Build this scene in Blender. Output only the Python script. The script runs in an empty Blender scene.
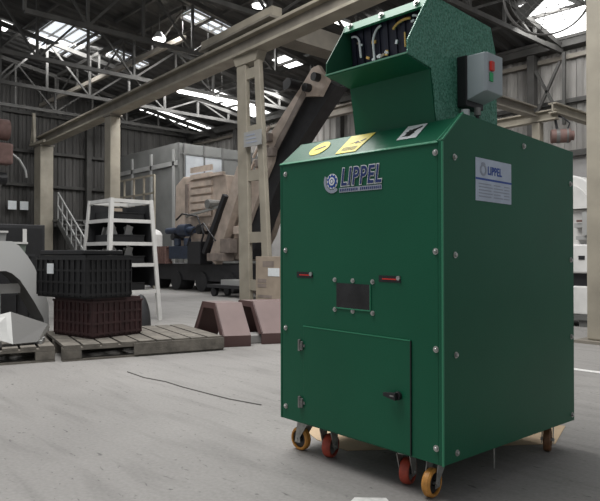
import bpy, bmesh, math, random
from mathutils import Vector, Matrix
random.seed(7)
S = bpy.context.scene
COL = S.collection
V = Vector

# ------------------------------------------------------------------ materials
def mat(name, col, rough=.6, metal=0., var=0., vscale=6., bump=0., bscale=40., col2=None, coat=0., detail=4, spec=None, stretch=None):
    m = bpy.data.materials.new(name); m.use_nodes = True
    nt = m.node_tree; N = nt.nodes; L = nt.links
    b = N['Principled BSDF']
    b.inputs['Base Color'].default_value = (*col, 1); b.inputs['Roughness'].default_value = rough
    b.inputs['Metallic'].default_value = metal
    if spec is not None: b.inputs['Specular IOR Level'].default_value = spec
    if coat: b.inputs['Coat Weight'].default_value = coat; b.inputs['Coat Roughness'].default_value = .15
    if var or bump:
        tc = N.new('ShaderNodeTexCoord'); mp = N.new('ShaderNodeMapping'); L.new(tc.outputs['Object'], mp.inputs[0])
        if stretch: mp.inputs['Scale'].default_value = stretch
    if var:
        n = N.new('ShaderNodeTexNoise'); n.inputs['Scale'].default_value = vscale; n.inputs['Detail'].default_value = detail
        L.new(mp.outputs[0], n.inputs['Vector'])
        r = N.new('ShaderNodeValToRGB'); r.color_ramp.elements[0].position = .3; r.color_ramp.elements[1].position = .7
        c2 = col2 or tuple(min(1, c * (1 + var)) for c in col); c1 = col if col2 else tuple(c * (1 - var) for c in col)
        r.color_ramp.elements[0].color = (*c1, 1); r.color_ramp.elements[1].color = (*c2, 1)
        L.new(n.outputs[0], r.inputs[0]); L.new(r.outputs[0], b.inputs['Base Color'])
    if bump:
        n2 = N.new('ShaderNodeTexNoise'); n2.inputs['Scale'].default_value = bscale; n2.inputs['Detail'].default_value = 3
        L.new(mp.outputs[0], n2.inputs['Vector'])
        bp = N.new('ShaderNodeBump'); bp.inputs['Strength'].default_value = bump; bp.inputs['Distance'].default_value = .01
        L.new(n2.outputs[0], bp.inputs['Height']); L.new(bp.outputs[0], b.inputs['Normal'])
    return m

def emis(name, col, st):
    m = bpy.data.materials.new(name); m.use_nodes = True
    b = m.node_tree.nodes['Principled BSDF']
    b.inputs['Base Color'].default_value = (*col, 1)
    b.inputs['Emission Color'].default_value = (*col, 1); b.inputs['Emission Strength'].default_value = st
    return m

G1 = (.009, .100, .052)
green = mat('green_paint', G1, .36, 0, .07, 2.2, .06, 160, spec=.25)
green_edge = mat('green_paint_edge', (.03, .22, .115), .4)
green_dark = mat('green_paint_inside', (.010, .085, .045), .5)
green_glint = mat('green_hammered_glints', (.02, .15, .09), .3, .1, .5, 110, .8, 95, col2=(.14, .36, .27), detail=1)  # hammered paint; the pale speckle is highlight sparkle put into the colour
black = mat('black_plastic', (.012, .012, .014), .45)
rubber = mat('dark_rubber', (.012, .013, .03), .45, 0, .4, 9, .2, 30, stretch=(9, 9, .6))
steel = mat('zinc_steel', (.5, .5, .48), .35, .85, .2, 60)
castm = mat('cast_grey_metal', (.22, .22, .21), .55, .5, .25, 40)
forkm = mat('galvanised_fork', (.36,.36,.34), .45, .6, .25, 40)
yelw = mat('amber_polyurethane', (.55, .25, .05), .5, 0, .3, 30)
redw = mat('red_polyurethane', (.36, .055, .03), .5, 0, .3, 30)
brnw = mat('brown_polyurethane', (.19, .09, .04), .55, 0, .3, 30)
ystick = mat('yellow_sticker', (.75, .62, .05), .45, 0, .12, 30)
wstick = mat('white_sticker', (.72, .75, .76), .4, 0, .06, 20)
pale_lav = mat('pale_plate', (.46, .52, .62), .35, .2, .12, 12)
navy = mat('navy_ink', (.012, .03, .14), .4)
blue = mat('blue_ink', (.01, .06, .32), .4)
inkb = mat('black_ink', (.015, .015, .015), .5)
greyink = mat('grey_ink', (.3, .33, .4), .5)
swgrey = mat('light_grey_plastic', (.36, .41, .43), .45, 0, .06, 8)
btn_r = mat('red_button', (.6, .03, .02), .35)
btn_g = mat('green_button', (.02, .36, .12), .4)
amber = mat('amber_shard', (.8, .5, .15), .25)
whitish = mat('whitish_strip', (.85, .87, .9), .3)

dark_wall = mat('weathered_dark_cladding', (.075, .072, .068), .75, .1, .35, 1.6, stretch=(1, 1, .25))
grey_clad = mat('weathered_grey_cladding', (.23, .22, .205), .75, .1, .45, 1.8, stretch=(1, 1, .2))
roofm = mat('dark_roof_sheet', (.042, .041, .039), .8, 0, .3, 1.5)
trussm = mat('dark_truss_steel', (.06, .058, .054), .7, .2, .3, 3)
beige = mat('beige_painted_steel', (.30, .27, .215), .6, 0, .18, 2.5, .1, 20)
beige2 = mat('dull_beige_steel', (.2, .18, .15), .6, 0, .2, 2.5)
masonry = mat('pale_masonry', (.34, .33, .32), .85, 0, .12, 3)
offgrey = mat('grey_partition', (.15, .152, .145), .7, 0, .15, 2)
partpane = mat('translucent_grey_pane', (.42, .44, .46), .15, 0, .25, 1.2)
crush = mat('dusty_pink_beige_paint', (.48, .395, .33), .7, 0, .2, 4)
crushd = mat('dusty_brown', (.22, .18, .155), .75, 0, .25, 5)
motorred = mat('faded_red_brown_paint', (.155, .09, .078), .7, 0, .25, 8)
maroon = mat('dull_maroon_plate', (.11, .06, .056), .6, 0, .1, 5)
maroon_l = mat('lit_maroon_plate', (.155, .105, .098), .6, 0, .1, 5)  # paler copy of the maroon for upward trough faces, light put into colour
crate_m = mat('maroon_plastic', (.045, .019, .019), .6, 0, .3, 14)
crate_b = mat('black_crate_plastic', (.008, .008, .009), .5, 0, .3, 14)
wood = mat('weathered_pallet_wood', (.15, .135, .115), .85, 0, .35, 9, .3, 60, stretch=(1, 1, 1))
cardb = mat('pale_cardboard', (.33, .27, .21), .8, 0, .12, 5)
white = mat('white_painted_steel', (.55, .54, .52), .5, 0, .1, 6)
white2 = mat('white_machine_paint', (.62, .61, .59), .45, 0, .08, 5)
lgrey = mat('light_grey_sheet', (.36, .36, .35), .5, .2, .1, 3)
mgrey = mat('mid_grey_steel', (.13, .13, .125), .55, .3, .2, 5)
dgrey = mat('dark_machine_paint', (.02, .02, .022), .6, 0, .3, 5)
bluem = mat('blue_engine_paint', (.025, .035, .06), .5, 0, .3, 8)
tan = mat('tan_plywood', (.5, .37, .24), .8, 0, .12, 6)
wirem = mat('grey_guard_wire', (.12, .115, .11), .6, .3)
sky_e = emis('daylit_skylight', (1, 1, .99), 2.2)
sky_s = emis('daylit_skylight_soft', (.75, .8, .86), .85)
lamp_e = emis('lamp_glow', (1, 1, .97), 5)
linem = mat('worn_white_floor_paint', (.62, .61, .59), .7, 0, .2, 30)

def floor_mat():
    m = bpy.data.materials.new('worn_concrete'); m.use_nodes = True
    nt = m.node_tree; N = nt.nodes; L = nt.links; b = N['Principled BSDF']
    tc = N.new('ShaderNodeTexCoord')
    def noise(sc, det, dist=0, st=None):
        mp = N.new('ShaderNodeMapping'); L.new(tc.outputs['Object'], mp.inputs[0])
        if st: mp.inputs['Scale'].default_value = st; mp.inputs['Rotation'].default_value = (0, 0, .3)
        n = N.new('ShaderNodeTexNoise'); n.inputs['Scale'].default_value = sc; n.inputs['Detail'].default_value = det
        n.inputs['Distortion'].default_value = dist; L.new(mp.outputs[0], n.inputs['Vector']); return n
    def ramp(n, p0, c0, p1, c1):
        r = N.new('ShaderNodeValToRGB'); e = r.color_ramp.elements
        e[0].position = p0; e[0].color = (*c0, 1); e[1].position = p1; e[1].color = (*c1, 1)
        L.new(n.outputs[0], r.inputs[0]); return r
    def mul(a, bb, f=1):
        x = N.new('ShaderNodeMix'); x.data_type = 'RGBA'; x.blend_type = 'MULTIPLY'; x.inputs[0].default_value = f
        L.new(a, x.inputs[6]); L.new(bb, x.inputs[7]); return x.outputs[2]
    base = ramp(noise(.7, 6, .4), .3, (.215, .206, .196), .7, (.285, .273, .26))
    fine = ramp(noise(55, 4), .3, (.86, .86, .86), .75, (1.06, 1.06, 1.06))
    pits = ramp(noise(16, 3, .6, (1, 2.4, 1)), .27, (.45, .45, .45), .34, (1, 1, 1))
    streak = ramp(noise(2.2, 5, .5, (.5, 3.5, 1)), .33, (.84, .84, .84), .5, (1, 1, 1))
    o = mul(mul(mul(base.outputs[0], fine.outputs[0]), pits.outputs[0]), streak.outputs[0])
    L.new(o, b.inputs['Base Color']); b.inputs['Roughness'].default_value = .72
    nb = noise(30, 5); bp = N.new('ShaderNodeBump'); bp.inputs['Strength'].default_value = .25; bp.inputs['Distance'].default_value = .01
    L.new(nb.outputs[0], bp.inputs['Height']); L.new(bp.outputs[0], b.inputs['Normal'])
    return m
concrete = floor_mat()

# ------------------------------------------------------------------ mesh helpers
class MB:
    """collects simple shapes, in world metres, into one mesh"""
    def __init__(s, fn=None): s.v = []; s.f = []; s.fn = fn
    def add(s, vs, fs):
        k = len(s.v); s.v += [V(p) for p in vs]; s.f += [[i + k for i in f] for f in fs]; return s
    def box(s, lo, hi, M=None):
        x0, y0, z0 = lo; x1, y1, z1 = hi
        vs = [V(p) for p in ((x0,y0,z0),(x1,y0,z0),(x1,y1,z0),(x0,y1,z0),(x0,y0,z1),(x1,y0,z1),(x1,y1,z1),(x0,y1,z1))]
        if M: vs = [M @ p for p in vs]
        return s.add(vs, [(0,3,2,1),(4,5,6,7),(0,1,5,4),(1,2,6,5),(2,3,7,6),(3,0,4,7)])
    def cbox(s, c, size, M=None):
        h = [a / 2 for a in size]
        T = Matrix.Translation(c) @ (M or Matrix())
        return s.box([-a for a in h], h, T)
    def beam(s, p0, p1, w, h=None, up=(0,0,1)):
        p0, p1 = V(p0), V(p1); h = h or w; d = (p1 - p0).normalized(); u = V(up)
        if abs(d.dot(u)) > .98: u = V((0,1,0))
        r = d.cross(u).normalized() * (w/2); u = r.cross(d).normalized() * (h/2)
        vs = [p0-r-u, p0+r-u, p0+r+u, p0-r+u, p1-r-u, p1+r-u, p1+r+u, p1-r+u]
        return s.add(vs, [(0,1,2,3),(7,6,5,4),(0,4,5,1),(1,5,6,2),(2,6,7,3),(3,7,4,0)])
    def cyl(s, p0, p1, r, r2=None, n=16, caps=True):
        p0, p1 = V(p0), V(p1); r2 = r if r2 is None else r2; d = (p1-p0).normalized()
        a = d.orthogonal().normalized(); b = d.cross(a)
        vs = []
        for i in range(n):
            t = 2*math.pi*i/n; o = a*math.cos(t) + b*math.sin(t); vs += [p0+o*r, p1+o*r2]
        fs = [(2*i, 2*((i+1)%n), 2*((i+1)%n)+1, 2*i+1) for i in range(n)]
        if caps: fs += [[2*i for i in range(n)][::-1], [2*i+1 for i in range(n)]]
        return s.add(vs, fs)
    def prism(s, poly, d, holes=None):
        """poly: 3D points, extruded by the vector d"""
        d = V(d); n = len(poly); P = [V(p) for p in poly]
        return s.add(P + [p+d for p in P], [list(range(n))[::-1], list(range(n, 2*n))] + [(i, (i+1)%n, (i+1)%n+n, i+n) for i in range(n)])
    def strip(s, a, b, d):
        """a band between two polylines a and b, extruded by d"""
        for i in range(len(a)-1):
            s.prism([a[i], a[i+1], b[i+1], b[i]], d)
        return s
    def ring(s, c, ax, R, r, w, n=28):
        """an annulus of width w along ax"""
        c = V(c); ax = V(ax).normalized(); a = ax.orthogonal().normalized(); b = ax.cross(a); vs = []
        for i in range(n):
            t = 2*math.pi*i/n; o = a*math.cos(t)+b*math.sin(t)
            for q, k in ((R*.9, -.5), (R, -.3), (R, .3), (R*.9, .5), (r, .5), (r, -.5)): vs.append(c + o*q + ax*w*k)
        fs = []
        for i in range(n):
            j = (i+1) % n
            for k in range(6): fs.append((6*i+k, 6*i+(k+1)%6, 6*j+(k+1)%6, 6*j+k))
        return s.add(vs, fs)
    def dome(s, c, ax, r, h, n=10, rings=3):
        c = V(c); ax = V(ax).normalized(); a = ax.orthogonal().normalized(); b = ax.cross(a); vs = []
        for k in range(rings):
            t = math.pi/2*k/rings
            for i in range(n):
                u = 2*math.pi*i/n; vs.append(c + (a*math.cos(u)+b*math.sin(u))*r*math.cos(t) + ax*h*math.sin(t))
        vs.append(c + ax*h); fs = [[i for i in range(n)][::-1]]
        for k in range(rings-1):
            for i in range(n): fs.append((k*n+i, k*n+(i+1)%n, (k+1)*n+(i+1)%n, (k+1)*n+i))
        for i in range(n): fs.append(((rings-1)*n+i, (rings-1)*n+(i+1)%n, rings*n))
        return s.add(vs, fs)
    def tube(s, pts, r, n=8):
        pts = [V(p) for p in pts]; vs = []; m = len(pts); a = None
        for i, p in enumerate(pts):
            d = (pts[min(i+1, m-1)] - pts[max(i-1, 0)]).normalized()
            a = d.orthogonal().normalized() if a is None else (a - d*a.dot(d)).normalized()
            b = d.cross(a)
            vs += [p + (a*math.cos(2*math.pi*k/n) + b*math.sin(2*math.pi*k/n))*r for k in range(n)]
        fs = [(i*n+k, i*n+(k+1)%n, (i+1)*n+(k+1)%n, (i+1)*n+k) for i in range(m-1) for k in range(n)]
        fs += [list(range(n))[::-1], [(m-1)*n+k for k in range(n)]]
        return s.add(vs, fs)
    def build(s, name, m, parent=None, bevel=0, smooth=False, **props):
        me = bpy.data.meshes.new(name)
        vs = [s.fn(p) for p in s.v] if s.fn else s.v
        o = bpy.data.objects.new(name, me); COL.objects.link(o)
        if parent:
            o.parent = parent; off = wloc(parent)
        else:
            off = V((0,0,0))
            if not props.pop('keep', False):
                xs = [p.x for p in vs]; ys = [p.y for p in vs]
                off = V(((min(xs)+max(xs))/2, (min(ys)+max(ys))/2, min(p.z for p in vs)))
                o.location = off
        props.pop('keep', None)
        me.from_pydata([p - off for p in vs], [], s.f)
        bm = bmesh.new(); bm.from_mesh(me); bmesh.ops.recalc_face_normals(bm, faces=bm.faces)
        if smooth:
            for f in bm.faces: f.smooth = True
            for e in bm.edges:
                if len(e.link_faces) == 2 and e.calc_face_angle(0) > .6: e.smooth = False
        bm.to_mesh(me); bm.free(); me.materials.append(m)
        if bevel:
            b = o.modifiers.new('bevel', 'BEVEL'); b.width = bevel; b.segments = 2; b.limit_method = 'ANGLE'
        for k, v in props.items(): o[k] = v
        return o

def wloc(o):
    l = V((0,0,0))
    while o: l = l + o.location; o = o.parent
    return l

def tag(o, label, cat, group=None, kind=None):
    o['label'] = label; o['category'] = cat
    if group: o['group'] = group
    if kind: o['kind'] = kind
    return o
def thing(name, loc, label, cat, group=None):
    o = bpy.data.objects.new(name, None); o.location = loc; o.empty_display_size = .1; COL.objects.link(o)
    return tag(o, label, cat, group)
def copy_tree(o, parent=None):
    c = o.copy(); COL.objects.link(c)
    if parent: c.parent = parent
    for ch in list(o.children): copy_tree(ch, c)
    return c
def struct(o): o['kind'] = 'structure'; return o

def text(name, body, size, origin, right, upv, m, parent, fn=None, depth=.0008, bold=.0, width=None, shear=0, spacing=1.0, **props):
    """letters as a thin mesh lying in the plane of right and upv"""
    cu = bpy.data.curves.new(name, 'FONT'); cu.body = body; cu.size = size; cu.offset = bold; cu.shear = shear; cu.space_character = spacing
    cu.resolution_u = 3
    t = bpy.data.objects.new('t', cu); COL.objects.link(t)
    bpy.context.view_layer.update()
    me = bpy.data.meshes.new_from_object(t.evaluated_get(bpy.context.evaluated_depsgraph_get()))
    COL.objects.unlink(t); bpy.data.objects.remove(t)
    xs = [v.co.x for v in me.vertices]; k = width/(max(xs)-min(xs)) if width else 1
    x0 = min(xs); R = V(right).normalized(); U = V(upv).normalized(); O = V(origin); Nn = R.cross(U)
    b = MB(fn)
    vs = [O + R*(v.co.x-x0)*k + U*v.co.y for v in me.vertices]
    b.add(vs, [list(p.vertices) for p in me.polygons])
    bpy.data.meshes.remove(me)
    o = b.build(name, m, parent, **props)
    s = o.modifiers.new('thick', 'SOLIDIFY'); s.thickness = depth; s.offset = 0
    return o

# ------------------------------------------------------------------ camera
cam = bpy.data.cameras.new('camera'); co = bpy.data.objects.new('camera', cam); COL.objects.link(co)
CL = V((1.4002, -1.983, .924)); yaw, pitch = .8349, .0089
fw = V((-math.sin(yaw)*math.cos(pitch), math.cos(yaw)*math.cos(pitch), math.sin(pitch)))
co.location = CL; co.rotation_euler = fw.to_track_quat('-Z', 'Y').to_euler()
cam.sensor_width = 36; cam.lens = 638.65/600*36; cam.clip_start = .05
S.camera = co

# ------------------------------------------------------------------ THE SETTING
struct(MB().add([(-26,-9,0),(8,-9,0),(8,15,0),(-26,15,0)], [(0,1,2,3)]).build('floor', concrete, keep=True))
RS = .17
def rz(y): return 6.05 + RS*(13-y)
def corrugated(p0, p1, z0, z1f, pitch, amp, nrm):
    """a vertical sheet with trapezoid ribs from p0 to p1"""
    p0, p1 = V((*p0, 0)), V((*p1, 0)); L = (p1-p0).length; d = (p1-p0)/L; n = V((*nrm, 0)); b = MB(); prof = []
    k = int(L/pitch)
    for i in range(k):
        for a, h in ((0,0),(.35,0),(.5,1),(.85,1)): prof.append((i*pitch+a*pitch, h*amp))
    prof.append((L, 0)); vs = []
    for s, h in prof:
        q = p0 + d*s + n*h; vs += [q+V((0,0,z0)), q+V((0,0,z1f(q)))]
    vs2 = []
    for s, h in prof:
        q = p0 + d*s + n*(h-.02); vs2 += [q+V((0,0,z0)), q+V((0,0,z1f(q)))]
    m = len(prof); o = 2*m
    fs = [(2*i, 2*i+2, 2*i+3, 2*i+1) for i in range(m-1)] + [(o+2*i+1, o+2*i+3, o+2*i+2, o+2*i) for i in range(m-1)]
    return b.add(vs+vs2, fs)
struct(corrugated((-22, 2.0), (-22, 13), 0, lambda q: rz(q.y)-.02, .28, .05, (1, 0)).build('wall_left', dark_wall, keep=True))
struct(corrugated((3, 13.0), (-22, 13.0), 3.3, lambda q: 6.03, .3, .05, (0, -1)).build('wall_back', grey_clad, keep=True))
struct(MB().box((-22, 13.0, 0), (3, 13.2, 3.3)).build('wall_back_base', masonry, keep=True))
# roof sheet: ribs running down the slope
b = MB(); vs = []; x = -22.3; prof = []
while x < 4:
    prof += [(x, 0), (x+.12, 0), (x+.18, .05), (x+.32, .05)]; x += .4
for px, h in prof: vs += [(px, 2.2, rz(2.2)+h), (px, 13.3, rz(13.3)+h)]
b.add(vs, [(2*i, 2*i+2, 2*i+3, 2*i+1) for i in range(len(prof)-1)])
struct(b.build('ceiling', roofm, keep=True))
# translucent skylight sheets in the roof (windows of the hall)
SK = [(-17.35,-16.35,10.1,11.0), (-17.3,-16.35,11.15,12.75), (-20.9,-20.1,9.9,12.4), (-20.9,-20.1,12.5,12.95),
      (-12.75,-12.2,9.75,10.5), (-9.15,-8.45,9.5,9.95), (-18.3,-17.6,3.85,4.15), (-17.0,-16.4,6.7,7.8), (-12.75,-12.15,6.7,8.55),
      (-5.75,-4.5,10.9,12.98), (-18.3,-15.9,4.75,6.0), (-8.9,-8.3,6.4,7.6)]
for i, (x0, x1, y0, y1) in enumerate(SK):
    bb = MB()
    vs = [(x0,y0,rz(y0)-.03),(x1,y0,rz(y0)-.03),(x1,y1,rz(y1)-.03),(x0,y1,rz(y1)-.03)]
    bb.prism(vs, (0,0,.02))
    soft = i in (7, 8, 10)
    w = struct(bb.build('window_%d' % (i+1), sky_s if soft else sky_e, keep=True))
    if soft:
        bb = MB(); n = 4
        for k in range(n+1):
            yy = y0+(y1-y0)*k/n; bb.box((x0, yy-.02, rz(yy)-.08), (x1, yy+.02, rz(yy)-.035))
        for k in range(3):
            xx = x0+(x1-x0)*k/2; bb.prism([(xx-.02,y0,rz(y0)-.035),(xx-.02,y1,rz(y1)-.035),(xx-.02,y1,rz(y1)-.09),(xx-.02,y0,rz(y0)-.09)], (.04,0,0))
        bb.build('glazing_bar', white, w)
# purlins under the roof (run along x) and girts on the walls
k = 0
for yy in (3, 4.4, 5.8, 7.2, 8.6, 10, 11.4, 12.6):
    k += 1; struct(MB().box((-21.9, yy-.03, rz(yy)-.12), (3.5, yy+.03, rz(yy)-.05)).build('trim_%d' % k, trussm, keep=True))
for z in (1.9, 3.4, 4.6, 5.95):
    k += 1; struct(MB().box((-21.94, 2.1, z), (-21.80, 12.9, z+.1)).build('trim_%d' % k, trussm, keep=True))
for z, h, xa in ((5.6, .1, -21.8), (4.55, .1, -21.8), (3.28, .14, -21.8)):
    k += 1; struct(MB().box((xa, 12.82, z), (2.9, 12.93, z+h)).build('trim_%d' % k, beige2 if z > 5.5 else trussm, keep=True))
k += 1; struct(MB().box((-21.8, 12.6, 5.83), (2.9, 12.93, 6.0)).build('trim_%d' % k, trussm, keep=True))

# roof trusses across the hall (along y), one thing each
def truss(x, label, y0=2.4, y1=12.7, z=5.75):
    t = thing('roof_truss', (x, (y0+y1)/2, z), label, 'roof truss', 'roof trusses')
    MB().beam((x, y0, z), (x, y1, z), .08, .10).build('bottom_chord', trussm, t)
    MB().beam((x, y0, rz(y0)-.27), (x, y1, rz(y1)-.24), .1, .12).build('top_chord', trussm, t)
    b = MB(); n = 8
    for i in range(n):
        ya = y0+(y1-y0)*i/n; yb = y0+(y1-y0)*(i+1)/n
        if rz(ya)-z < .5: break
        b.beam((x, ya, z), (x, ya, rz(ya)-.25), .06)
        p, q = ((x, ya, z), (x, yb, rz(yb)-.25)) if i % 2 else ((x, ya, rz(ya)-.25), (x, yb, z))
        b.beam(p, q, .05)
    b.build('web_bars', trussm, t)
for x, lb in ((-19.9, 'dark roof truss farthest away, by the left end wall'),
              (-14.4, 'dark roof truss second from the far end wall'),
              (-8.6, 'dark roof truss above the latticed crane column'),
              (-2.6, 'dark roof truss behind the green hopper, nearest the fan')):
    truss(x, lb)
for x, lb in ((-17.2, 'dark roof truss above the grey cabin side'), (-11.5, 'dark roof truss above the crane end carriage'), (-5.6, 'dark roof truss above the hopper, left of the fan')): truss(x, lb)
def long_truss(y, z, x0, x1, lb):
    t = thing('longitudinal_truss', ((x0+x1)/2, y, z), lb, 'roof truss', 'lengthwise roof trusses')
    MB().beam((x0,y,z),(x1,y,z),.1,.12).build('bottom_chord', beige2, t); MB().beam((x0,y,rz(y)-.2),(x1,y,rz(y)-.2),.1,.1).build('top_chord', trussm, t)
    n = int((x1-x0)/1.4); b = MB()
    for i in range(n):
        a_, c_ = x0+(x1-x0)*i/n, x0+(x1-x0)*(i+1)/n; zt = rz(y)-.22
        b.beam((a_,y,z),(a_,y,zt),.05); b.beam((a_,y,z if i%2 else zt),(c_,y,zt if i%2 else z),.04)
    b.build('web_bars', trussm, t)
long_truss(6.35, 6.25, -21.5, -12, 'lengthwise roof truss crossing below the big skylight at upper left')
# wall posts on the back wall
for i, (x, lb) in enumerate(((-18.5, 'dark steel wall post far back beside grey cabin'), (-12.9, 'dark steel post on the back wall left of the hopper'),
                         (-6.35, 'dark steel post on the back wall right of the switch box'), (-9.6, 'dark steel post on the back wall behind the hopper'))):
    tag(MB().box((x-.09, 12.62, 0), (x+.09, 12.80, 5.82)).build('wall_post', trussm), lb, 'post', 'back wall posts')
t = bpy.data.objects['wall_post.002']
b = MB(); b.beam((-6.2,12.6,4.3), (-5.6,12.6,5.5), .06).beam((-5.6,12.6,4.2), (-6.2,12.6,5.4), .06).beam((-5.5,12.6,4.0),(-5.5,12.6,5.7),.07); b.build('brace_bar', trussm, t)
for (y, lb) in ((8.2, 'dark steel post on left end wall nearer the cabin'), (5.0, 'dark steel post on left end wall at frame edge')):
    tag(MB().box((-21.78, y-.09, 0), (-21.6, y+.09, 5.9)).build('wall_post', trussm), lb, 'post', 'end wall posts')

# ------------------------------------------------------------------ crane columns and runway
def ry(x): return 5.5 - .067*(x+8.5)          # the row runs very slightly askew
RD = V((1, -.067, 0)).normalized()
def plain_column(x, label, z1, w, d):
    y = ry(x); t = thing('crane_column', (x, y, 0), label, 'column', 'beige crane columns')
    MB().box((x-w/2, y-d/2, .03), (x+w/2, y+d/2, z1-.05)).build('shaft', beige, t, bevel=.02)
    MB().box((x-w/2-.1, y-d/2-.1, 0), (x+w/2+.1, y+d/2+.1, .03)).build('base_plate', beige2, t)
    MB().box((x-w/2-.04, y-d/2-.03, z1-.05), (x+w/2+.04, y+d/2+.03, z1)).build('cap_plate', beige2, t)
plain_column(-21.15, 'plain beige crane column farthest left by the end wall', 4.78, .6, .45)
plain_column(-15.0, 'plain beige crane column behind the white shelving rack', 4.78, .36, .3)
plain_column(-1.42, 'tall beige crane column at right edge beside white machine', 4.78, .38, .3)
t = thing('crane_column', (-8.2, 5.5, 0), 'beige latticed crane column with slanted right leg and small sign', 'column', 'beige crane columns')
MB().prism([(-8.52,5.42,.04),(-8.20,5.42,.04),(-8.33,5.42,4.6),(-8.62,5.42,4.6)], (0,.10,0)).build('main_leg', beige, t, bevel=.015)
MB().prism([(-7.78,5.42,.04),(-7.58,5.42,.04),(-7.92,5.42,4.6),(-8.08,5.42,4.6)], (0,.10,0)).build('slanted_leg', beige, t, bevel=.015)
for z in (.28, 1.18, 2.35, 3.2, 4.3):
    f = z/4.6; MB().box((-8.22-.12*f, 5.44, z), (-7.75-.3*f, 5.5, z+.2)).build('batten', beige, t)
MB().box((-8.65, 5.3, 0), (-7.5, 5.75, .04)).build('base_plate', beige2, t)
MB().prism([(-8.62,5.40,4.6),(-8.0,5.40,4.6),(-7.9,5.40,4.775),(-8.7,5.40,4.775)], (0,.2,0)).build('bracket', beige, t)
sg = MB().box((-8.26, 5.33, 2.98), (-7.74, 5.35, 3.26)).build('sign_plate', lgrey, t, label='small pale sign plate with dark text lines')
b = MB()
for i, z in enumerate((3.04, 3.11, 3.18)): b.box((-8.18, 5.324, z), (-7.85-.04*i, 5.33, z+.025))
b.build('text_lines', greyink, sg)
MB().box((-8.2, 5.35, 3.05), (-7.95, 5.42, 3.15)).build('sign_bracket', beige2, t)
def rp(x, dy, z): return V((x, ry(x)+dy, z))
t = thing('crane_runway_beam', (-10, 5.6, 4.78), 'long beige runway beam resting along the crane columns', 'crane beam')
def rb(z0, z1, w, nm, m, dy=0, x0=-21.6, x1=-.6, par=None): MB().beam(rp(x0,dy,(z0+z1)/2), rp(x1,dy,(z0+z1)/2), w, z1-z0).build(nm, m, par or t)
rb(4.83, 5.07, .08, 'web', beige2); rb(4.78, 4.83, .34, 'lower_flange', beige); rb(5.07, 5.12, .34, 'upper_flange', beige); rb(5.12, 5.19, .07, 'rail', lgrey)
t = thing('crane_end_carriage', (-9, 5.5, 5.2), 'beige box shaped crane end carriage sitting on the runway rail', 'crane carriage')
rb(5.26, 5.43, .22, 'carriage_box', beige, 0, -9.95, -7.4)
rb(5.22, 5.262, .34, 'carriage_lower_plate', beige2, 0, -9.95, -7.4)
for x in (-9.7, -7.7): MB().cyl(rp(x,-.06,5.30), rp(x,.06,5.30), .10, n=16).build('wheel', mgrey, t)
t = thing('crane_bridge_girder', (-7.9, 8.5, 5.2), 'dull beige crane bridge girder crossing overhead behind latticed column', 'crane girder')
MB().box((-7.85, 5.8, 5.0), (-7.5, 11.6, 5.35)).build('girder_box', beige2, t, bevel=.02)
MB().box((-7.9, 5.8, 4.95), (-7.45, 11.6, 5.0)).build('lower_flange', beige2, t)
MB().box((-7.49, 7.2, 5.03), (-7.2, 7.7, 5.3)).build('motor_housing', mgrey, t)
# a second girder, wider, in the dark behind
t = thing('roof_tie_beam', (-11.6, 11.1, 4.85), 'dull beige horizontal beam running behind the conveyor head', 'beam')
MB().box((-12.5, 11.0, 4.95), (-8.25, 11.2, 5.15)).build('web', beige2, t)
MB().box((-12.5, 10.9, 5.15), (-8.25, 11.3, 5.2)).build('flange', beige2, t)
# bracket at far-left column
t = thing('column_bracket', (-21.3, 6.1, 4.8), 'thin pale bracket frame standing on farthest column top', 'bracket')
b = MB(); b.beam((-21.55,6.05,4.82),(-21.3,6.05,5.9),.05).beam((-21.3,6.05,5.9),(-21.2,6.05,4.82),.09).beam((-21.6,6.05,4.82),(-20.3,6.05,4.82),.08); b.build('frame', beige, t)

# ------------------------------------------------------------------ lamps
def batten(x, y0, y1, z, lb):
    t = thing('fluorescent_lamp', (x, (y0+y1)/2, z), lb, 'lamp', 'hanging lamps')
    MB().box((x-.09, y0, z+.03), (x+.09, y1, z+.1)).build('housing', lgrey, t)
    MB().cyl((x, y0+.02, z), (x, y1-.02, z), .045, n=10).build('tube', lamp_e, t)
    for yy in (y0+.15, y1-.15): MB().cyl((x, yy, z+.1), (x, yy, rz(yy)-.1), .008, n=5).build('hanger', trussm, t)
batten(-12, 6.15, 7.19, 4.92, 'long glowing strip lamp left of the latticed column')
batten(-12, 7.31, 8.5, 4.92, 'glowing strip lamp just behind the latticed column')
batten(-8.95, 8.3, 8.9, 6.35, 'short glowing strip lamp above the hopper left edge')
def highbay(p, lb):
    t = thing('high_bay_lamp', p, lb, 'lamp', 'hanging lamps'); x, y, z = p
    MB().cyl((x,y,z), (x,y,z+.16), .17, .06, 20).build('reflector', lgrey, t, smooth=True)
    MB().cyl((x,y,z-.03), (x,y,z+.0), .14, n=20).build('lens', lamp_e, t)
    MB().cyl((x,y,z+.16), (x,y,rz(y)-.1), .012, n=6).build('hanger', trussm, t)
highbay((-11.9, 5.6, 6.02), 'round high bay lamp hanging above the runway beam')
highbay((-9.4, 6.6, 6.35), 'round high bay lamp hanging near top centre of hall')
highbay((-20.2, 4.4, 5.25), 'round high bay lamp at the far left edge')

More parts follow.
